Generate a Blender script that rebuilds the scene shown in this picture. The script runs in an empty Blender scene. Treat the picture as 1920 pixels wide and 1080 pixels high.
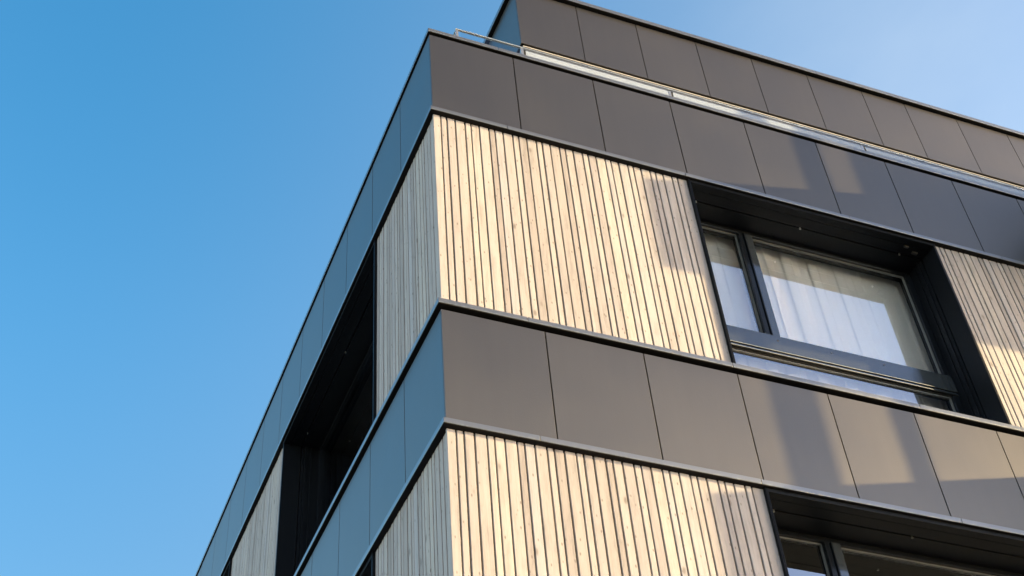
import bpy, bmesh, math, random
from mathutils import Matrix, Vector
random.seed(7)
sc = bpy.context.scene
col = sc.collection
Z0 = 6.527                       # height of the lower metal band's foot above the ground

# ------------------------------------------------------------------ materials
def new_mat(name):
    m = bpy.data.materials.new(name); m.use_nodes = True
    nt = m.node_tree
    b = nt.nodes.get('Principled BSDF')
    return m, nt, b

def N(nt, typ, **kw):
    n = nt.nodes.new(typ)
    for k, v in kw.items():
        if k in n.inputs: n.inputs[k].default_value = v
        else: setattr(n, k, v)
    return n

def ramp(nt, fac, stops):
    r = nt.nodes.new('ShaderNodeValToRGB')
    e = r.color_ramp.elements
    while len(e) < len(stops): e.new(0.5)
    for i, (p, c) in enumerate(stops):
        e[i].position = p
        e[i].color = (c[0], c[1], c[2], 1) if isinstance(c, tuple) else (c, c, c, 1)
    nt.links.new(fac, r.inputs['Fac'])
    return r

def metal(name, base, rough, metallic=0.85, var=0.05, bump=0.0015, spec=0.5, coat=0.0, coat_rough=0.1):
    m, nt, b = new_mat(name)
    L = nt.links.new
    tc = N(nt, 'ShaderNodeTexCoord'); oi = N(nt, 'ShaderNodeObjectInfo')
    add = N(nt, 'ShaderNodeVectorMath', operation='ADD'); L(tc.outputs['Object'], add.inputs[0])
    mul = N(nt, 'ShaderNodeMath', operation='MULTIPLY'); L(oi.outputs['Random'], mul.inputs[0]); mul.inputs[1].default_value = 37
    L(mul.outputs[0], add.inputs[1])
    n1 = N(nt, 'ShaderNodeTexNoise', Scale=1.3, Detail=3.0); L(add.outputs[0], n1.inputs['Vector'])
    n2 = N(nt, 'ShaderNodeTexNoise', Scale=160.0, Detail=2.0); L(add.outputs[0], n2.inputs['Vector'])
    # streaks of rain dirt running down
    mp = N(nt, 'ShaderNodeMapping'); mp.inputs['Scale'].default_value = (9, 9, 0.7); L(add.outputs[0], mp.inputs['Vector'])
    n3 = N(nt, 'ShaderNodeTexNoise', Scale=1.5, Detail=4.0); L(mp.outputs[0], n3.inputs['Vector'])
    a = N(nt, 'ShaderNodeMath', operation='MULTIPLY_ADD'); L(oi.outputs['Random'], a.inputs[0]); a.inputs[1].default_value = var; a.inputs[2].default_value = 1 - var * 1.1
    s = N(nt, 'ShaderNodeMath', operation='MULTIPLY_ADD'); L(n3.outputs['Fac'], s.inputs[0]); s.inputs[1].default_value = var * 1.3; L(a.outputs[0], s.inputs[2])
    mx = N(nt, 'ShaderNodeVectorMath', operation='SCALE'); mx.inputs[0].default_value = base; L(s.outputs[0], mx.inputs['Scale'])
    L(mx.outputs[0], b.inputs['Base Color'])
    r = N(nt, 'ShaderNodeMath', operation='MULTIPLY_ADD'); L(n1.outputs['Fac'], r.inputs[0]); r.inputs[1].default_value = 0.08; r.inputs[2].default_value = rough - 0.04
    L(r.outputs[0], b.inputs['Roughness'])
    b.inputs['Metallic'].default_value = metallic
    b.inputs['Specular IOR Level'].default_value = spec
    b.inputs['Coat Weight'].default_value = coat; b.inputs['Coat Roughness'].default_value = coat_rough
    h = N(nt, 'ShaderNodeMath', operation='MULTIPLY_ADD'); L(n1.outputs['Fac'], h.inputs[0]); h.inputs[1].default_value = 3.0; L(n2.outputs['Fac'], h.inputs[2])
    bp = N(nt, 'ShaderNodeBump', Strength=1.0, Distance=bump); L(h.outputs[0], bp.inputs['Height'])
    L(bp.outputs[0], b.inputs['Normal'])
    return m

def wood(name, tint=(1, 1, 1)):
    m, nt, b = new_mat(name)
    L = nt.links.new
    tc = N(nt, 'ShaderNodeTexCoord'); ge = N(nt, 'ShaderNodeNewGeometry')
    rnd = ge.outputs['Random Per Island']
    mul = N(nt, 'ShaderNodeMath', operation='MULTIPLY'); L(rnd, mul.inputs[0]); mul.inputs[1].default_value = 91
    add = N(nt, 'ShaderNodeVectorMath', operation='ADD'); L(tc.outputs['Object'], add.inputs[0]); L(mul.outputs[0], add.inputs[1])
    # grain: long in z
    mp = N(nt, 'ShaderNodeMapping'); mp.inputs['Scale'].default_value = (60, 60, 1.6); L(add.outputs[0], mp.inputs['Vector'])
    g = N(nt, 'ShaderNodeTexNoise', Scale=1.0, Detail=5.0, Roughness=0.6, Distortion=0.6); L(mp.outputs[0], g.inputs['Vector'])
    mp2 = N(nt, 'ShaderNodeMapping'); mp2.inputs['Scale'].default_value = (14, 14, 2.2); L(add.outputs[0], mp2.inputs['Vector'])
    blot = N(nt, 'ShaderNodeTexNoise', Scale=1.4, Detail=6.0, Roughness=0.72); L(mp2.outputs[0], blot.inputs['Vector'])
    # knots
    mp3 = N(nt, 'ShaderNodeMapping'); mp3.inputs['Scale'].default_value = (11, 11, 5.0); L(add.outputs[0], mp3.inputs['Vector'])
    vo = N(nt, 'ShaderNodeTexVoronoi', Scale=0.62, Randomness=1.0); L(mp3.outputs[0], vo.inputs['Vector'])
    kn = ramp(nt, vo.outputs['Distance'], [(0.0, 1.0), (0.05, 0.85), (0.11, 0.12), (0.22, 0.0)])
    vo2 = N(nt, 'ShaderNodeTexVoronoi', Scale=2.1, Randomness=1.0); L(mp3.outputs[0], vo2.inputs['Vector'])
    kn2 = ramp(nt, vo2.outputs['Distance'], [(0.0, 1.0), (0.08, 0.85), (0.16, 0.0)])
    tone = ramp(nt, rnd, [(0.0, (0.46, 0.405, 0.34)), (0.22, (0.63, 0.57, 0.475)), (0.45, (0.53, 0.475, 0.41)), (0.7, (0.67, 0.60, 0.485)), (1.0, (0.595, 0.555, 0.49))])
    tone.color_ramp.interpolation = 'LINEAR'
    gr = ramp(nt, g.outputs['Fac'], [(0.25, 0.83), (0.5, 1.0), (0.8, 1.05)])
    bl = ramp(nt, blot.outputs['Fac'], [(0.25, 0.70), (0.5, 0.98), (0.75, 1.08)])
    m1 = N(nt, 'ShaderNodeMix', data_type='RGBA', blend_type='MULTIPLY'); m1.inputs[0].default_value = 1
    L(tone.outputs[0], m1.inputs[6]); L(gr.outputs[0], m1.inputs[7])
    m2 = N(nt, 'ShaderNodeMix', data_type='RGBA', blend_type='MULTIPLY'); m2.inputs[0].default_value = 1
    L(m1.outputs[2], m2.inputs[6]); L(bl.outputs[0], m2.inputs[7])
    kk = N(nt, 'ShaderNodeMath', operation='MAXIMUM'); L(kn.outputs[0], kk.inputs[0]); L(kn2.outputs[0], kk.inputs[1])
    kf = N(nt, 'ShaderNodeMath', operation='MULTIPLY'); L(kk.outputs[0], kf.inputs[0]); kf.inputs[1].default_value = 0.75
    m3 = N(nt, 'ShaderNodeMix', data_type='RGBA', blend_type='MIX'); L(kf.outputs[0], m3.inputs[0])
    L(m2.outputs[2], m3.inputs[6]); m3.inputs[7].default_value = (0.20, 0.155, 0.12, 1)
    m4 = N(nt, 'ShaderNodeMix', data_type='RGBA', blend_type='MULTIPLY'); m4.inputs[0].default_value = 1
    L(m3.outputs[2], m4.inputs[6]); m4.inputs[7].default_value = (0.505 * tint[0], 0.520 * tint[1], 0.635 * tint[2], 1)
    L(m4.outputs[2], b.inputs['Base Color'])
    b.inputs['Roughness'].default_value = 0.75; b.inputs['Specular IOR Level'].default_value = 0.25
    bp = N(nt, 'ShaderNodeBump', Strength=0.5, Distance=0.0015); L(g.outputs['Fac'], bp.inputs['Height']); L(bp.outputs[0], b.inputs['Normal'])
    return m

def plain(name, base, rough=0.7, nscale=8.0, var=0.12, spec=0.4, metallic=0.0):
    m, nt, b = new_mat(name); L = nt.links.new
    tc = N(nt, 'ShaderNodeTexCoord')
    n = N(nt, 'ShaderNodeTexNoise', Scale=nscale, Detail=5.0); L(tc.outputs['Object'], n.inputs['Vector'])
    lo = tuple(c * (1 - var) for c in base); hi = tuple(min(1, c * (1 + var)) for c in base)
    r = ramp(nt, n.outputs['Fac'], [(0.3, lo), (0.7, hi)])
    L(r.outputs[0], b.inputs['Base Color'])
    b.inputs['Roughness'].default_value = rough; b.inputs['Specular IOR Level'].default_value = spec
    b.inputs['Metallic'].default_value = metallic
    return m

def glass(name, tint, refl, ior=1.9, rough=0.0):
    m, nt, b = new_mat(name); L = nt.links.new
    nt.nodes.remove(b)
    out = nt.nodes['Material Output']
    tr = N(nt, 'ShaderNodeBsdfTransparent'); tr.inputs['Color'].default_value = (*tint, 1)
    gl = N(nt, 'ShaderNodeBsdfGlossy'); gl.inputs['Roughness'].default_value = rough; gl.inputs['Color'].default_value = (*refl, 1)
    fr = N(nt, 'ShaderNodeFresnel'); fr.inputs['IOR'].default_value = ior
    ge = N(nt, 'ShaderNodeNewGeometry'); tc = N(nt, 'ShaderNodeTexCoord')
    n = N(nt, 'ShaderNodeTexNoise', Scale=1.1, Detail=1.0); L(tc.outputs['Object'], n.inputs['Vector'])
    bp = N(nt, 'ShaderNodeBump', Strength=1.0, Distance=0.0012); L(n.outputs['Fac'], bp.inputs['Height'])
    L(bp.outputs[0], gl.inputs['Normal'])
    ft = N(nt, 'ShaderNodeMath', operation='MULTIPLY_ADD'); L(fr.outputs[0], ft.inputs[0]); ft.inputs[1].default_value = -0.55; ft.inputs[2].default_value = 1.0
    tm = N(nt, 'ShaderNodeVectorMath', operation='SCALE'); tm.inputs[0].default_value = tint; L(ft.outputs[0], tm.inputs['Scale']); L(tm.outputs[0], tr.inputs['Color'])
    gm_ = N(nt, 'ShaderNodeVectorMath', operation='SCALE'); gm_.inputs[0].default_value = refl; L(fr.outputs[0], gm_.inputs['Scale']); L(gm_.outputs[0], gl.inputs['Color'])
    mx = N(nt, 'ShaderNodeAddShader'); L(tr.outputs[0], mx.inputs[0]); L(gl.outputs[0], mx.inputs[1])
    L(mx.outputs[0], out.inputs['Surface'])
    return m

M = {}
M['panel'] = metal('bronze_grey_panel', (0.178, 0.164, 0.151), 0.358, 0.95, var=0.05, bump=0.0008)
M['trim'] = metal('dark_trim_metal', (0.26, 0.27, 0.285), 0.30, 0.85, var=0.04)
M['liner'] = metal('black_liner_metal', (0.010, 0.012, 0.016), 0.36, 0.4, var=0.1, spec=0.12)
M['frame'] = metal('black_window_metal', (0.010, 0.012, 0.016), 0.14, 0.2, var=0.05, bump=0.0002, spec=0.35)
M['transom'] = metal('glossy_transom_metal', (0.15, 0.175, 0.205), 0.09, 0.8, var=0.04, bump=0.0001)
M['gasket'] = plain('grey_gasket', (0.10, 0.105, 0.11), 0.6)
M['backing'] = plain('black_backing_membrane', (0.012, 0.012, 0.012), 0.9)
M['wood'] = wood('weathered_larch')
M['batten'] = plain('dark_batten_wood', (0.27, 0.20, 0.15), 0.85, 30.0, 0.3)
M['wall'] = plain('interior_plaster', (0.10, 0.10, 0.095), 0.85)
M['render'] = plain('pale_render', (0.30, 0.285, 0.275), 0.8, 20.0, 0.05)
M['roof'] = plain('roof_gravel', (0.25, 0.24, 0.23), 0.95, 60.0, 0.4)
M['concrete'] = plain('plinth_concrete', (0.33, 0.32, 0.30), 0.85, 6.0, 0.2)
M['steel'] = metal('brushed_steel', (0.62, 0.62, 0.60), 0.28, 0.9, var=0.03)
M['black'] = plain('underside_shade_black', (0.010, 0.010, 0.011), 0.8, spec=0.15)  # shade under copings and ledges put into the colour
M['screw'] = plain('screw_head', (0.09, 0.09, 0.09), 0.4, metallic=0.6)
M['glass'] = glass('window_glass', (1.0, 1.0, 1.0), (0.97, 0.98, 1.0), 6.5)
M['opal'] = plain('opal_film', (0.23, 0.27, 0.35), 0.22, 5.0, 0.03, spec=0.8)
M['railglass'] = glass('balustrade_glass', (0.86, 0.90, 0.92), (0.9, 0.95, 1.0), 1.7)

m, nt, b = new_mat('sheer_curtain'); L = nt.links.new
M['curtain'] = m
b.inputs['Base Color'].default_value = (0.90, 0.90, 0.90, 1); b.inputs['Roughness'].default_value = 0.9
tl = N(nt, 'ShaderNodeBsdfTranslucent'); tl.inputs['Color'].default_value = (0.8, 0.79, 0.77, 1)
tp = N(nt, 'ShaderNodeBsdfTransparent')
ms1 = N(nt, 'ShaderNodeMixShader'); ms1.inputs[0].default_value = 0.22; L(b.outputs[0], ms1.inputs[1]); L(tl.outputs[0], ms1.inputs[2])
tcc = N(nt, 'ShaderNodeTexCoord'); wv = N(nt, 'ShaderNodeTexNoise', Scale=300.0, Detail=1.0); L(tcc.outputs['Object'], wv.inputs['Vector'])
rr = ramp(nt, wv.outputs['Fac'], [(0.3, 0.08), (0.7, 0.25)])
ms2 = N(nt, 'ShaderNodeMixShader'); L(rr.outputs[0], ms2.inputs[0]); L(ms1.outputs[0], ms2.inputs[1]); L(tp.outputs[0], ms2.inputs[2])
L(ms2.outputs[0], nt.nodes['Material Output'].inputs['Surface'])

# ------------------------------------------------------------------ mesh helpers
RM = lambda s, d, z: (s, d, z + Z0)          # right (street) facade: s along x, d inwards (+y)
LM = lambda s, d, z: (d, s, z + Z0)          # left (side) facade: s along y, d inwards (+x)

class MB:
    def __init__(self, f=RM): self.bm = bmesh.new(); self.f = f
    def box(self, s0, s1, d0, d1, z0, z1):
        f = self.f
        v = [self.bm.verts.new(f(*c)) for c in [(s0, d0, z0), (s1, d0, z0), (s1, d1, z0), (s0, d1, z0), (s0, d0, z1), (s1, d0, z1), (s1, d1, z1), (s0, d1, z1)]]
        for q in ((3, 2, 1, 0), (4, 5, 6, 7), (0, 1, 5, 4), (1, 2, 6, 5), (2, 3, 7, 6), (3, 0, 4, 7)):
            self.bm.faces.new([v[i] for i in q])
        return v
    def prism(self, prof, s0, s1):
        """profile of (d,z) points swept along s"""
        f = self.f
        a = [self.bm.verts.new(f(s0, d, z)) for d, z in prof]; b_ = [self.bm.verts.new(f(s1, d, z)) for d, z in prof]
        n = len(prof)
        for i in range(n):
            j = (i + 1) % n
            self.bm.faces.new((a[i], a[j], b_[j], b_[i]))
        self.bm.faces.new(a[::-1]); self.bm.faces.new(b_)
    def cyl(self, s, d, z, r, axis, length, n=10):
        """small cylinder along axis 's','d' or 'z'"""
        f = self.f; rings = []
        for e in (0, length):
            ring = []
            for k in range(n):
                a = 2 * math.pi * k / n; u, w = r * math.cos(a), r * math.sin(a)
                c = {'d': (s + u, d + e, z + w), 'z': (s + u, d + w, z + e), 's': (s + e, d + u, z + w)}[axis]
                ring.append(self.bm.verts.new(f(*c)))
            rings.append(ring)
        for k in range(n):
            j = (k + 1) % n
            self.bm.faces.new((rings[0][k], rings[0][j], rings[1][j], rings[1][k]))
        self.bm.faces.new(rings[0][::-1]); self.bm.faces.new(rings[1])
    def build(self, name, mat, parent=None, bevel=0, label=None, outward=None):
        if outward is None: bmesh.ops.recalc_face_normals(self.bm, faces=self.bm.faces)
        else:
            self.bm.normal_update()
            for fc in self.bm.faces:
                if fc.normal.dot(Vector(outward)) < 0: fc.normal_flip()
        me = bpy.data.meshes.new(name); self.bm.to_mesh(me); self.bm.free()
        o = bpy.data.objects.new(name, me); col.objects.link(o)
        me.materials.append(M[mat])
        if parent is not None: o.parent = parent
        if bevel:
            mo = o.modifiers.new('bevel', 'BEVEL'); mo.width = bevel; mo.segments = 2; mo.limit_method = 'ANGLE'
        if label: o['label'] = label
        return o

def group_empty(name, parent=None):
    o = bpy.data.objects.new(name, None); col.objects.link(o)
    if parent is not None: o.parent = parent
    return o

# ------------------------------------------------------------------ the building
bld = group_empty('apartment_building')
bld['label'] = 'corner apartment building clad in dark metal bands and pale vertical timber boards'
bld['category'] = 'building'

PT, FI = 0.733, 0.7413            # panel pitch and first panel, street side
PL, FL = 0.7625, 0.7565           # the same, side facade
ZT = 0.983                        # height of a band with its coping
XE, YE = 8.6, 14.0                # how far the facades run

def metal_band(z, zt, x0=0.0, y0=0.0, xj=None, yj=None, xe=XE, ye=YE, ecop=0.027, face=0.038, ledge=True, singles=True, labels=('', '')):
    """a fascia band: panels, coping on top, drip ledge at the foot; butt joints 9 mm"""
    zb, zp = z, zt - 0.075
    gj = 0.0045
    for side, f, joints, end, lab in (('street', RM, xj, xe, labels[0]), ('side', LM, yj, ye, labels[1])):
        o0, p0 = (x0, y0) if side == 'street' else (y0, x0)
        root = None
        bk = MB(f); bk.box(o0 + 0.05, end, p0 + 0.05, p0 + 0.30, zb + 0.01, zt - 0.05) if side == 'street' else bk.box(o0 + 0.302, end, p0 + 0.052, p0 + 0.30, zb + 0.012, zt - 0.052)
        root = bk.build('metal_band', 'backing', bld, label=lab or None)
        js = [o0] + [j for j in joints if j < end] + [end]
        for k in range(len(js) - 1):
            a = js[k] + (gj if k else 0.0); b_ = js[k + 1] - gj
            if side == 'side' and k == 0: a += 0.014
            if side == 'street' and k == 0: pass
            mb = MB(f); mb.box(a, b_, p0, p0 + 0.010, zb + 0.002, zp)
            o = mb.build('cladding_panel', 'panel', root, bevel=0.0012)
    # coping with thin joints
    c = MB(RM); e = ecop
    cj = [x0 + 0.61 + 1.56 * k for k in range(12)]
    def run(mb, start, end, joints, d0, d1, z0, z1, g=0.002):
        js = [start] + [j for j in joints if start < j < end] + [end]
        for k in range(len(js) - 1):
            mb.box(js[k] + (g if k else 0), js[k + 1] - g, d0, d1, z0, z1)
    run(c, x0 - e, xe, cj, y0 - e, y0 + 0.34, zt - face, zt)
    c.f = LM
    run(c, y0 + 0.342, ye, [y0 + 1.9 + 2.3 * k for k in range(9)], x0 - e, x0 + 0.34, zt - face, zt)
    c.box(y0 - e + 0.0, y0 + 0.3405, x0 - e, x0 - e + 0.001, zt - face, zt) if False else None
    c.build('coping', 'trim', bld, bevel=0.002)
    u = MB(RM); u.box(x0 - e + 0.004, xe, y0 - e + 0.004, y0 + 0.052, zt - face - 0.006, zt - face - 0.0005); u.box(x0 + 0.03, xe, y0 + 0.03, y0 + 0.05, zt - 0.085, zt - face - 0.007)
    u.f = LM; u.box(y0 + 0.053, ye, x0 - e + 0.004, x0 + 0.052, zt - face - 0.006, zt - face - 0.0005); u.box(y0 + 0.051, ye, x0 + 0.03, x0 + 0.05, zt - 0.085, zt - face - 0.007)
    u.build('coping_underside', 'black', bld)  # black sheets standing in for the shade under the coping
    if ledge:
        e = 0.024
        c = MB(RM)
        run(c, x0 - e, xe, cj, y0 - e, y0 + 0.045, zb - 0.037, zb)
        c.f = LM
        run(c, y0 + 0.047, ye, [y0 + 1.9 + 2.3 * k for k in range(9)], x0 - e, x0 + 0.045, zb - 0.037, zb)
        c.build('drip_ledge', 'trim', bld, bevel=0.002)
        u = MB(RM); u.box(x0 - e + 0.003, xe, y0 - e + 0.003, y0 + 0.052, zb - 0.043, zb - 0.0375)
        u.f = LM; u.box(y0 + 0.053, ye, x0 - e + 0.003, x0 + 0.052, zb - 0.043, zb - 0.0375)
        u.build('ledge_underside', 'black', bld)  # black sheet in place of the shade below the ledge

xj = [FI + PT * k for k in range(12)]; yj = [FL + PL * k for k in range(20)]
metal_band(3.0, 4.037, xj=xj, yj=yj, ecop=0.013, labels=('dark metal parapet band along the street side', 'blue-reflecting metal parapet band along the shaded side'))
metal_band(0.0, ZT, xj=xj, yj=yj, labels=('bronze metal band between the floors on the sunlit street side', 'blue-reflecting metal band between the floors on the shaded side'))
metal_band(-3.0, ZT - 3.0, xj=xj, yj=yj)
uj = [2.172, 2.893, 3.633, 4.345, 5.072, 5.808, 6.395, 7.128, 7.86]
metal_band(6.0, 7.045, x0=1.455, y0=1.15, xj=uj, yj=[1.15 + 0.76 * (k + 1) for k in range(12)], xe=8.6, ye=9.0, ecop=0.045, face=0.055,
           ledge=False, labels=('dark metal roof band of the set-back top storey, street side', 'dark metal roof band of the set-back top storey, shaded side'))

# ---- timber board cladding: boards of three widths, 200 mm module
EDG = [0.072, 0.122, 0.190]
def boards(f, s0, s1, z0, z1, first=None, label=None, d=0.02, trim=True):
    mb = MB(f)
    edges = []
    k = 0
    while True:
        for e, off in ((0.072, 0), (0.122, 0), (0.190, 0)):
            v = e + 0.1992 * k
            if v > s1 + 0.3: break
            edges.append(v)
        if edges[-1] > s1: break
        k += 1
    cuts = [s0] + [e for e in edges if s0 + 0.03 < e < s1 - 0.03] + [s1]
    for a, b_ in zip(cuts[:-1], cuts[1:]):
        g = 0.0058
        dd = d + random.uniform(-0.0015, 0.0015)
        A = a + (g if a != s0 else 0); B = b_ - (g if b_ != s1 else 0)
        A += random.uniform(-.001, .001); B += random.uniform(-.001, .001)
        c = 0.0025
        ztop = z1 - random.uniform(0.0, 0.003)
        # chamfered plank outline in plan (s,d), extruded in z
        prof = [(A, dd + 0.017), (A, dd + c), (A + c, dd), (B - c, dd), (B, dd + c), (B, dd + 0.017)]
        lo = [mb.bm.verts.new(f(s, q, z0)) for s, q in prof]; hi = [mb.bm.verts.new(f(s, q, ztop)) for s, q in prof]
        n = len(prof)
        for i in range(n):
            j = (i + 1) % n
            mb.bm.faces.new((lo[i], lo[j], hi[j], hi[i]))
        mb.bm.faces.new(lo[::-1]); mb.bm.faces.new(hi)
    o = mb.build('timber_cladding', 'wood', bld, label=label)
    bt = MB(f)
    bt.box(s0 + 0.03, s1 - 0.002, d + 0.0175, d + 0.045, z0 + 0.002, z1 - 0.01)
    bt.build('batten_backing', 'batten', o)
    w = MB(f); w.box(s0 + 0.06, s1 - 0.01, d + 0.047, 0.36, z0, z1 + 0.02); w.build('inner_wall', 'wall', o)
    return o

WT = 2.956                         # top of the boards under the next ledge (relative to the storey)

# ---- recessed windows
def tag_lab(o, lab):
    if lab: o['label'] = lab

def window(f, s0, s1, zs, mull=0.64, depth=0.385, label=None, panes=True):
    """opening from s0 to s1 in the storey whose band foot is at zs; mullion at s0+mull"""
    zb, zh = zs + ZT - 0.03, zs + 2.93
    root = group_empty('window', bld); tag_lab(root, label)
    fr = MB(f)                                              # outer frame + jamb trim
    fl, frr = s0 + 0.045, s1 - 0.097
    # reveals
    lin = MB(f)
    lin.box(s0 + 0.004, s0 + 0.026, 0.028, 0.178, zb, zh); lin.box(s0 + 0.010, s0 + 0.03, 0.186, depth + 0.10, zb, zh)
    lin.box(s0 + 0.03, s0 + 0.046, 0.215, 0.24, zb, zh)
    lin.build('reveal_lining', 'liner', root, bevel=0.001); lin = MB(f)
    lin.box(s1 - 0.026, s1 - 0.004, 0.004, 0.178, zb, zh); lin.box(s1 - 0.034, s1 - 0.012, 0.186, depth + 0.10, zb, zh)
    lin.box(s1 - 0.048, s1 - 0.034, 0.215, 0.24, zb, zh)
    lin.box(s1 - 0.044, s1 - 0.034, 0.275, 0.290, zb, zh)
    lin.build('reveal_lining', 'liner', root, bevel=0.001)
    tr = MB(f)
    tr.box(s0 + 0.002, s0 + 0.007, -0.004, 0.026, zb, zh + 0.03); tr.box(s0 + 0.013, s0 + 0.019, -0.002, 0.026, zb, zh + 0.03)
    tr.box(s1 - 0.007, s1 - 0.002, 0.012, 0.026, zb, zh + 0.03) if False else None
    tr.build('jamb_trim', 'liner', root)
    # soffit: three strips with open joints at 0.07 and 0.178
    so = MB(f)
    so.box(s0 + 0.004, s1 - 0.004, 0.001, 0.068, zh, zh + 0.03); so.box(s0 + 0.004, s1 - 0.004, 0.073, 0.174, zh + 0.001, zh + 0.03)
    so.box(s0 + 0.004, s1 - 0.004, 0.182, depth + 0.1, zh - 0.004, zh + 0.03)
    so.box(s0 + 0.004, s1 - 0.004, 0.045, depth + 0.1, zh + 0.032, zh + 0.069)
    sof = so.build('soffit', 'liner', root, bevel=0.001)
    n = max(2, int((s1 - s0) / 1.0) + 1)
    for k in range(n):
        t = s0 + 0.16 + (s1 - s0 - 0.42) * k / (n - 1)
        q = MB(f); q.cyl(t, 0.178, zh - 0.016, 0.008, 'z', 0.016); q.build('bolt', 'steel', sof)
    if f is RM:
      q = MB(f); q.box(s1 - 0.27, s1 - 0.23, 0.075, 0.095, zh - 0.012, zh + 0.001); q.build('bracket', 'screw', sof); q = MB(f); q.box(s1 - 0.165, s1 - 0.115, 0.115, 0.14, zh - 0.016, zh + 0.001)
      q.build('bracket', 'screw', sof)
    # fixed frame round the glass
    D = depth; zt_t, zt_b = zs + 1.742, zs + 1.576
    fr.box(s0 + 0.03, fl, D - 0.03, D + 0.06, zb, zh - 0.004); fr.box(frr, s1 - 0.034, D - 0.03, D + 0.06, zb, zh - 0.004)
    fr.box(fl, frr, D - 0.03, D + 0.06, zh - 0.045, zh - 0.004)
    m0, m1 = s0 + mull, s0 + mull + 0.13
    fr.box(m0, m0 + 0.040, D - 0.035, D + 0.06, zt_t, zh - 0.045); fr.box(m0 + 0.047, m0 + 0.058, D - 0.045, D + 0.06, zt_t, zh - 0.045)
    mc = MB(f); mc.box(m0 + 0.065, m1, D - 0.035, D + 0.06, zt_t, zh - 0.045); mc.build('mullion', 'transom', root, bevel=0.001)
    fr.box(fl, frr, D - 0.02, D + 0.06, zb, zs + 1.0)
    fr.build('frame', 'frame', root, bevel=0.001)
    # transom: flat glossy rail with fine grooves under it
    t = MB(f)
    t.box(s0 + 0.03, s1 - 0.040, D - 0.045, D + 0.06, zt_b + 0.004, zt_t)
    t.box(s0 + 0.03, s1 - 0.040, D - 0.038, D + 0.05, zt_b - 0.022, zt_b - 0.006)
    tb = t.build('transom', 'transom', root, bevel=0.0015)
    for k in range(max(4, int((s1 - s0) / 0.6))):
        q = MB(f); q.cyl(s0 + 0.24 + 0.485 * k, D - 0.0475, zt_b + 0.118, 0.0075, 'd', 0.003)
        if s0 + 0.24 + 0.485 * k < s1 - 0.1: q.build('screw', 'screw', tb)
        else: q.bm.free()
    tg = MB(f); tg.box(s0 + 0.03, s1 - 0.041, D - 0.015, D + 0.05, zt_b - 0.0055, zt_b + 0.0035); tg.box(s0 + 0.031, s1 - 0.041, D - 0.044, D - 0.010, zt_b - 0.0005, zt_b + 0.0036); tg.box(s0 + 0.031, s1 - 0.041, D - 0.037, D - 0.013, zt_b - 0.0265, zt_b - 0.0222); tg.box(s0 + 0.03, s1 - 0.042, D - 0.012, D + 0.05, zt_b - 0.0345, zt_b - 0.0268); tg.build('groove', 'backing', tb)
    # gaskets (thin pale seals on the street side) and panes
    def pane(a, b_, z0, z1):
        g = MB(f); w = 0.011; e0, e1 = D - 0.004, D + 0.012
        g.box(a, a + w, e0, e1, z0, z1); g.box(b_ - w, b_, e0, e1, z0, z1)
        g.box(a + w, b_ - w, e0, e1, z1 - w, z1); g.box(a + w, b_ - w, e0, e1, z0, z0 + w)
        p = MB(f); q = [p.bm.verts.new(f(*c)) for c in ((a + w, D + 0.004, z0 + w), (b_ - w, D + 0.004, z0 + w), (b_ - w, D + 0.004, z1 - w), (a + w, D + 0.004, z1 - w))]
        p.bm.faces.new(q)
        po = p.build('glass_pane', 'glass', root, outward=((0, -1, 0) if f is RM else (-1, 0, 0)))
        g.build('gasket', 'gasket' if f is RM else 'frame', po)  # side facade seals take the black frame metal to imitate shade
    pane(fl, m0, zt_t, zh - 0.045); pane(m1, frr, zt_t, zh - 0.045)
    pane(fl, frr, zs + 1.0, zt_b - 0.035)
    return root

for zs, wr, lw, nm in ((0.0, 4.6, 'timber boards of the upper floor beside the corner, lit by the sun', 'upper'), (-3.0, 5.87, 'timber boards of the lower floor beside the corner, lit by the sun', 'lower'), (-6.0, 5.87, None, '')):
    up = nm == 'upper'
    boards(RM, 0.012, 2.2, zs + (ZT if zs > -6 else -0.5), zs + WT, label=lw)
    boards(RM, wr, 8.6, zs + (ZT if zs > -6 else -0.5), zs + WT, label='shaded timber boards to the right of the large window' if up else None)
    sl = 'shaded side'
    boards(LM, 0.047, 1.44, zs + (ZT if zs > -6 else -0.5), zs + WT, label=f'grey timber boards beside the corner on the shaded side, {nm} floor' if nm else None)
    boards(LM, 4.372, 6.54, zs + (ZT if zs > -6 else -0.5), zs + WT, label=f'grey timber boards between the windows on the shaded side, {nm} floor' if nm else None)
    boards(LM, 9.47, YE, zs + (ZT if zs > -6 else -0.5), zs + WT)
    if zs > -6:
        window(RM, 2.2, wr, zs, label=('large recessed window with a sheer white curtain, street side, upper floor' if up else 'recessed dark window at the bottom right, street side, lower floor'))
        window(LM, 1.44, 4.372, zs, label=f'dark recessed window nearer the corner on the shaded side, {nm} floor')
        window(LM, 6.54, 9.47, zs, label=f'dark recessed window farther down the shaded side, {nm} floor')
    else:
        w = MB(RM); w.box(2.2, wr, 0.2, 0.3, -6.6, zs + WT); w.f = LM; w.box(1.44, 4.372, 0.2, 0.3, -6.6, zs + WT); w.box(6.54, 9.47, 0.2, 0.3, -6.6, zs + WT)
        w.build('ground_floor_wall', 'concrete', bld)

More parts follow.
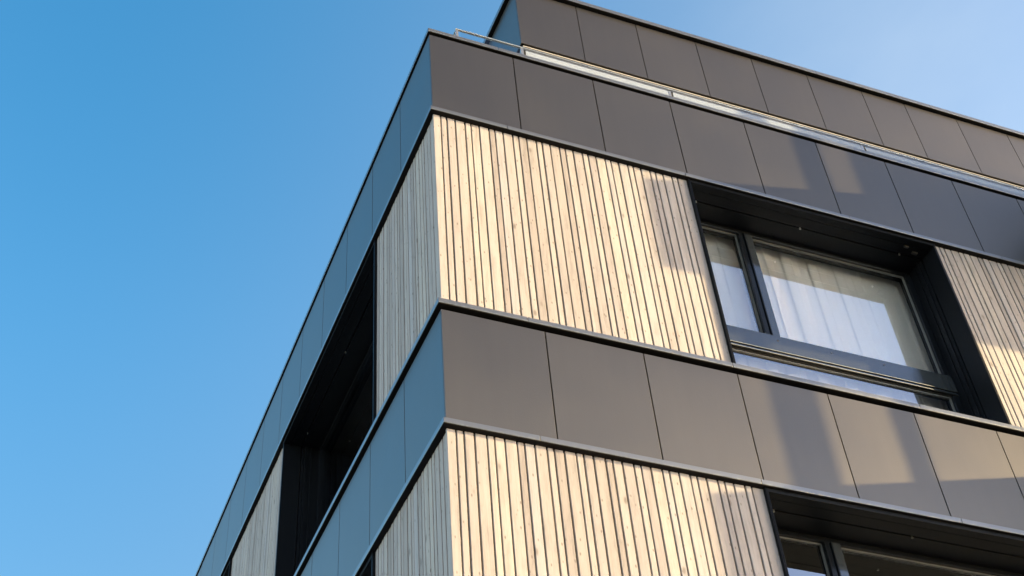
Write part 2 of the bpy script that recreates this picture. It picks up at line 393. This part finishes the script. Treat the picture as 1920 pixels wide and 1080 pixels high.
# ---- floors, ceilings and rooms behind the windows
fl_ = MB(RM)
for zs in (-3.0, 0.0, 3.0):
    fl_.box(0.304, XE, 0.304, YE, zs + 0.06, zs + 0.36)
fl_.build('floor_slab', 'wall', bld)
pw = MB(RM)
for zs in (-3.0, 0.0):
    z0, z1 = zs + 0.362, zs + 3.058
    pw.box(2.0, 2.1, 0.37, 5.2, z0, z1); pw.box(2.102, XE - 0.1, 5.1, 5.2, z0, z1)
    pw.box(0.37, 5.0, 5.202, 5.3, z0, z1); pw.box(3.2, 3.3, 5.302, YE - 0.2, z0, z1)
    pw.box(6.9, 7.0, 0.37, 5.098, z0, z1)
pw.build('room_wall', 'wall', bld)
rf = MB(RM); rf.box(0.302, XE, 0.302, YE, 3.70, 3.78); rf.box(1.8, XE, 1.5, 9.0, 6.90, 6.98); rf.build('roof', 'roof', bld)
ew = MB(RM); ew.box(XE, XE + 0.25, 0.0, YE, -6.6, 3.9); ew.box(XE, XE + 0.2, 1.3, 9.0, 3.9, 6.9); ew.box(0.0, XE, YE, YE + 0.25, -6.6, 3.9); ew.box(1.6, XE, 9.0, 9.2, 3.9, 6.9)
ew.build('end_wall', 'concrete', bld)

# ---- set-back top storey under its metal band
pr = MB(RM); pr.box(1.545, XE, 1.30, 1.50, 3.79, 5.999); pr.f = LM; pr.box(1.502, 9.0, 1.545, 1.75, 3.79, 5.999)
pr.build('top_storey_wall', 'render', bld, label='pale wall of the set-back top storey seen through the roof railing')
lg = MB(RM); lg.box(1.475, XE, 1.155, 1.30, 5.952, 5.966); lg.build('lower_trim', 'render', bld)
sf = MB(RM); sf.box(1.48, XE, 1.19, 1.50, 5.967, 5.999); sf.f = LM; sf.box(1.502, 9.0, 1.48, 1.75, 5.967, 5.999); sf.build('top_storey_soffit', 'liner', bld)

# ---- glass railing on the roof terrace
rl = group_empty('glass_railing', bld); rl['label'] = 'low glass railing with a steel rail above the parapet'
yr, zr, x0r = 0.15, 4.378, 0.30
t = MB(RM); t.box(x0r, XE, yr - 0.011, yr + 0.011, zr - 0.010, zr); t.box(x0r, x0r + 0.022, yr + 0.012, 8.0, zr - 0.010, zr)
t.build('top_rail', 'steel', rl, bevel=0.002)
for k, xp in enumerate([x0r + 0.011, 0.915, 2.347, 4.373, 6.4, 8.4]):
    q = MB(RM); q.box(xp - 0.013, xp + 0.013, yr - 0.006, yr + 0.006, 4.037, zr - 0.0105); q.build('post', 'steel', rl, bevel=0.001)
for k in range(1, 5):
    q = MB(RM); q.box(x0r + 0.004, x0r + 0.018, yr + 2.0 * k, yr + 2.0 * k + 0.03, 4.037, zr - 0.0105); q.build('post', 'steel', rl)
xs = [x0r + 0.03, 0.915, 2.347, 4.373, 6.4, 8.4]
fz = MB(RM)
for a, b_ in zip(xs[1:-1], xs[2:]):
    fz.box(a + 0.035, b_ - 0.016, yr - 0.004, yr - 0.001, 4.045, 4.343)
fz.build('opal_infill', 'opal', rl, label='bright opal infill of the roof railing')
fb = MB(RM); fb.box(xs[1] + 0.014, XE, yr - 0.006, yr + 0.004, 4.346, 4.362); fb.build('clamp_strip', 'trim', rl)
for a, b_ in zip(xs[:-1], xs[1:]):
    q = MB(RM); q.bm.faces.new([q.bm.verts.new(RM(*c)) for c in ((a + .015, yr, 4.045), (b_ - .015, yr, 4.045), (b_ - .015, yr, zr - .012), (a + .015, yr, zr - .012))])
    q.build('glass_panel', 'railglass', rl, outward=(0, -1, 0)) if b_ < 1 else q.bm.free()
q = MB(RM); q.bm.faces.new([q.bm.verts.new(RM(*c)) for c in ((x0r + .011, yr + .03, 4.045), (x0r + .011, 8.0, 4.045), (x0r + .011, 8.0, zr - .012), (x0r + .011, yr + .03, zr - .012))])
q.build('glass_panel', 'railglass', rl, outward=(-1, 0, 0))

# ---- balconies farther along the street side (outside the picture, they shade the facade)
bx, by, bt = 6.45, -1.85, 4.00
for zg in (-6.07, -3.07, -0.07, 2.93):
    bal = MB(RM)
    z1 = zg + 1.07
    z0 = z1 - 0.98
    bal.box(bx, XE + 3, by, by + 0.08, z0, z1); bal.box(bx, bx + 0.08, by + 0.082, -0.03, z0, z1)
    bo = bal.build('balcony', 'panel', bld)
    s = MB(RM); s.box(bx + 0.082, XE + 3, by + 0.082, -0.03, z0 + 0.05, z0 + 0.25); s.build('balcony_floor', 'concrete', bo)
pp = MB(RM)
for z0, z1 in ((-5.0, -2.98), (-2.0, 0.02), (1.0, 3.02)):
    pp.box(6.80, 7.17, by + 0.10, by + 0.12, z0, z1); pp.box(7.765, 7.945, by + 0.12, by + 0.145, z0, z1)
pp.box(7.78, 7.88, by + 0.10, by + 0.18, bt, 6.2)
pp.build('balcony_post', 'liner', bld)
ss = MB(RM); ss.box(8.42, XE + 3, by + 0.082, 0.4, bt, 6.2); ss.build('shade_block', 'render', bld)  # unseen block added to cast shade on the right of the parapet band

# ------------------------------------------------------------------ curtain in the upper window
cm = bmesh.new()
def curtain_strip(x0, x1, z0, z1, y, amp, per, seed):
    rnd = random.Random(seed); n = int((x1 - x0) / 0.008); rows = 8
    ph = [rnd.uniform(0, 6.28) for _ in range(4)]
    grid = []
    for r in range(rows + 1):
        t = r / rows; z = z0 + (z1 - z0) * t; row = []
        for i in range(n + 1):
            x = x0 + (x1 - x0) * i / n
            w = math.sin(2 * math.pi * x / per + ph[0] + 0.8 * math.sin(x * 5.1 + ph[1]) + 0.25 * (1 - t))
            w2 = math.sin(2 * math.pi * x / (per * 0.37) + ph[2] + 0.5 * t)
            aa = amp * (0.75 + 0.4 * math.sin(x * 3.3 + ph[3])) * (1.0 - 0.35 * t)
            row.append(cm.verts.new((x + 0.012 * w2, y + aa * w + 0.12 * amp * w2, z + Z0)))
        grid.append(row)
    for r in range(rows):
        for i in range(n):
            fce = cm.faces.new((grid[r][i], grid[r][i + 1], grid[r + 1][i + 1], grid[r + 1][i])); fce.smooth = True
curtain_strip(2.24, 4.56, 0.40, 3.04, 0.50, 0.020, 0.24, 11)
me = bpy.data.meshes.new('sheer_curtain'); cm.to_mesh(me); cm.free()
cu = bpy.data.objects.new('sheer_curtain', me); col.objects.link(cu); me.materials.append(M['curtain'])
cu['label'] = 'sheer white curtain hanging in folds behind the large upper window'; cu['category'] = 'curtain'

# ------------------------------------------------------------------ ground
def sheet(name, pts, z, mat):
    bm = bmesh.new(); bm.faces.new([bm.verts.new((x, y, z)) for x, y in pts]); me = bpy.data.meshes.new(name); bm.to_mesh(me); bm.free()
    o = bpy.data.objects.new(name, me); col.objects.link(o); me.materials.append(M[mat]); o['kind'] = 'structure'; return o
M['grass'] = plain('grass_ground', (0.06, 0.075, 0.035), 0.95, 3.0, 0.3)
M['asphalt'] = plain('asphalt', (0.05, 0.05, 0.052), 0.9, 40.0, 0.25)
M['paving'] = plain('paving', (0.17, 0.17, 0.175), 0.85, 12.0, 0.15)
sheet('ground', [(-2000, -2000), (2000, -2000), (2000, 2000), (-2000, 2000)], -0.14, 'grass')
sheet('road', [(-400, -16), (400, -16), (400, -8.5), (-400, -8.5)], -0.13, 'asphalt')
bm = bmesh.new(); 
pv = MB(lambda s, d, z: (s, d, z)); pv.box(-400, 400, -8.5, 0.6, -0.3, 0.0); pv.box(-30, -0.2, 0.602, 60, -0.3, 0.0); o = pv.build('pavement', 'paving'); o['kind'] = 'structure'

# ------------------------------------------------------------------ camera
cam = bpy.data.cameras.new('camera'); co = bpy.data.objects.new('camera', cam); col.objects.link(co)
r_ = (0.93557, -0.35034, -0.04372); 
R3 = [[0.935628, -0.350268, -0.043737], [0.223203, 0.683051, -0.695429], [0.273461, 0.640901, 0.717262]]
CP = [-2.33399, -5.9242, -4.92697]
F, PX, PY = 2468.002, 868.928, 433.361
right, down, fwd = R3
co.matrix_world = Matrix(((right[0], -down[0], -fwd[0], CP[0]), (right[1], -down[1], -fwd[1], CP[1]), (right[2], -down[2], -fwd[2], CP[2] + Z0), (0, 0, 0, 1)))
cam.sensor_width = 36; cam.sensor_fit = 'HORIZONTAL'; cam.lens = F / 1920 * 36
cam.shift_x = (960 - PX) / 1920; cam.shift_y = -(540 - PY) / 1920
cam.clip_start = 0.1; cam.clip_end = 6000
sc.camera = co

# ------------------------------------------------------------------ light
SUN = Vector((2.5, -1.0, 0.62)).normalized()
elev = math.asin(SUN.z); az = math.atan2(SUN.x, SUN.y)
w = bpy.data.worlds.new('World'); sc.world = w; w.use_nodes = True; nt = w.node_tree; L = nt.links.new
bg = nt.nodes['Background']
sky = N(nt, 'ShaderNodeTexSky'); sky.sky_type = 'NISHITA'; sky.sun_disc = False
sky.sun_elevation = elev; sky.sun_rotation = az; sky.altitude = 100; sky.air_density = 1.0; sky.dust_density = 0.6; sky.ozone_density = 1.5
# thin high cloud drawn across the sky
tc = N(nt, 'ShaderNodeTexCoord'); mp = N(nt, 'ShaderNodeMapping'); mp.inputs['Scale'].default_value = (1.0, 1.0, 2.2); mp.inputs['Rotation'].default_value = (0.3, 0.5, 0.4)
L(tc.outputs['Generated'], mp.inputs['Vector'])
cn = N(nt, 'ShaderNodeTexNoise', Scale=1.7, Detail=6.0, Roughness=0.55, Distortion=0.4); L(mp.outputs[0], cn.inputs['Vector'])
cr = ramp(nt, cn.outputs['Fac'], [(0.50, 0.0), (0.78, 0.5)])
dp = N(nt, 'ShaderNodeVectorMath', operation='DOT_PRODUCT'); L(tc.outputs['Generated'], dp.inputs[0]); dp.inputs[1].default_value = Vector((0.85, 0.25, 0.45)).normalized()
mr = N(nt, 'ShaderNodeMapRange'); L(dp.outputs['Value'], mr.inputs['Value']); mr.inputs['From Min'].default_value = 0.72; mr.inputs['From Max'].default_value = 0.98; mr.inputs['To Max'].default_value = 1.0
cf = N(nt, 'ShaderNodeMath', operation='MULTIPLY'); L(cr.outputs[0], cf.inputs[0]); L(mr.outputs[0], cf.inputs[1])
mx = N(nt, 'ShaderNodeMix', data_type='RGBA', blend_type='MIX'); L(cf.outputs[0], mx.inputs[0]); L(sky.outputs[0], mx.inputs[6]); mx.inputs[7].default_value = (9.0, 9.6, 10.2, 1)
# the clear sky opposite the sun's side is a deep blue, paler towards the horizon and the sun; the unseen low sky is brightened as extra light
sx = N(nt, 'ShaderNodeSeparateXYZ'); L(tc.outputs['Generated'], sx.inputs[0])
def mrange(src, a, b_, c, d):
    m_ = N(nt, 'ShaderNodeMapRange'); m_.interpolation_type = 'SMOOTHSTEP'; L(src, m_.inputs['Value'])
    for k, v in zip(('From Min', 'From Max', 'To Min', 'To Max'), (a, b_, c, d)): m_.inputs[k].default_value = v
    return m_.outputs[0]
def mulm(a, b_):
    m_ = N(nt, 'ShaderNodeMath', operation='MULTIPLY'); L(a, m_.inputs[0]); L(b_, m_.inputs[1]); return m_.outputs[0]
wgt = mulm(mulm(mrange(sx.outputs['Y'], 0.1, 0.52, 0, 1), mrange(sx.outputs['X'], -0.05, 0.75, 1, 0)), mrange(sx.outputs['Z'], 0.2, 0.85, 0.5, 1))
bl_ = N(nt, 'ShaderNodeMix', data_type='RGBA', blend_type='MIX'); L(wgt, bl_.inputs[0]); bl_.inputs[6].default_value = (1.15, 1.0, 0.88, 1); bl_.inputs[7].default_value = (0.265, 0.765, 0.915, 1)
sk2 = N(nt, 'ShaderNodeMix', data_type='RGBA', blend_type='MULTIPLY'); sk2.inputs[0].default_value = 1; L(sky.outputs[0], sk2.inputs[6]); L(bl_.outputs[2], sk2.inputs[7])
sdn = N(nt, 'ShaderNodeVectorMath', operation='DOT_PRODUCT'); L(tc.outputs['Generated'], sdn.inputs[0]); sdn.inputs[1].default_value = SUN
glow = mrange(sdn.outputs['Value'], 0.55, 0.95, 0.36, 0.56)  # front sky dimmed, least near the sun, to darken the panel reflections
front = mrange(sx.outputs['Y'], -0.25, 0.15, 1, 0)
low = mrange(sx.outputs['Z'], 0.02, 0.30, 8.6, 1.0)  # low front sky out of view brightened to add light on the timber
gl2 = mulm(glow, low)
gm = N(nt, 'ShaderNodeMix', data_type='FLOAT'); L(front, gm.inputs[0]); L(mulm(mrange(sx.outputs['Z'], 0.0, 0.32, 3.2, 1.0), mrange(sx.outputs['Z'], 0.42, 0.68, 0.86, 1.0)), gm.inputs[2]); L(gl2, gm.inputs[3])  # low sky on the other side brightened likewise for the side boards
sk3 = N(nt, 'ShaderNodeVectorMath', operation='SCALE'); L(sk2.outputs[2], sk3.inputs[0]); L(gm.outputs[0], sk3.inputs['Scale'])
ft_ = N(nt, 'ShaderNodeMix', data_type='RGBA', blend_type='MIX'); L(front, ft_.inputs[0]); ft_.inputs[6].default_value = (1, 1, 1, 1); ft_.inputs[7].default_value = (0.92, 0.98, 1.17, 1)
sk4 = N(nt, 'ShaderNodeVectorMath', operation='MULTIPLY'); L(sk3.outputs[0], sk4.inputs[0]); L(ft_.outputs[2], sk4.inputs[1])
L(sk4.outputs[0], mx.inputs[6]); mx.inputs[7].default_value = (1.6, 1.9, 2.2, 1)
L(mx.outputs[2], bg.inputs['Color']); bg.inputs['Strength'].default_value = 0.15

sd = bpy.data.lights.new('sun', 'SUN'); so_ = bpy.data.objects.new('sun', sd); col.objects.link(so_)
sd.energy = 5.0; sd.angle = math.radians(0.53); sd.color = (1.0, 0.74, 0.36)
so_.rotation_euler = SUN.to_track_quat('Z', 'Y').to_euler(); so_.location = (20, -10, 15)

sc.view_settings.view_transform = 'Standard'; sc.view_settings.look = 'None'; sc.view_settings.gamma = 1; sc.view_settings.exposure = 1.65
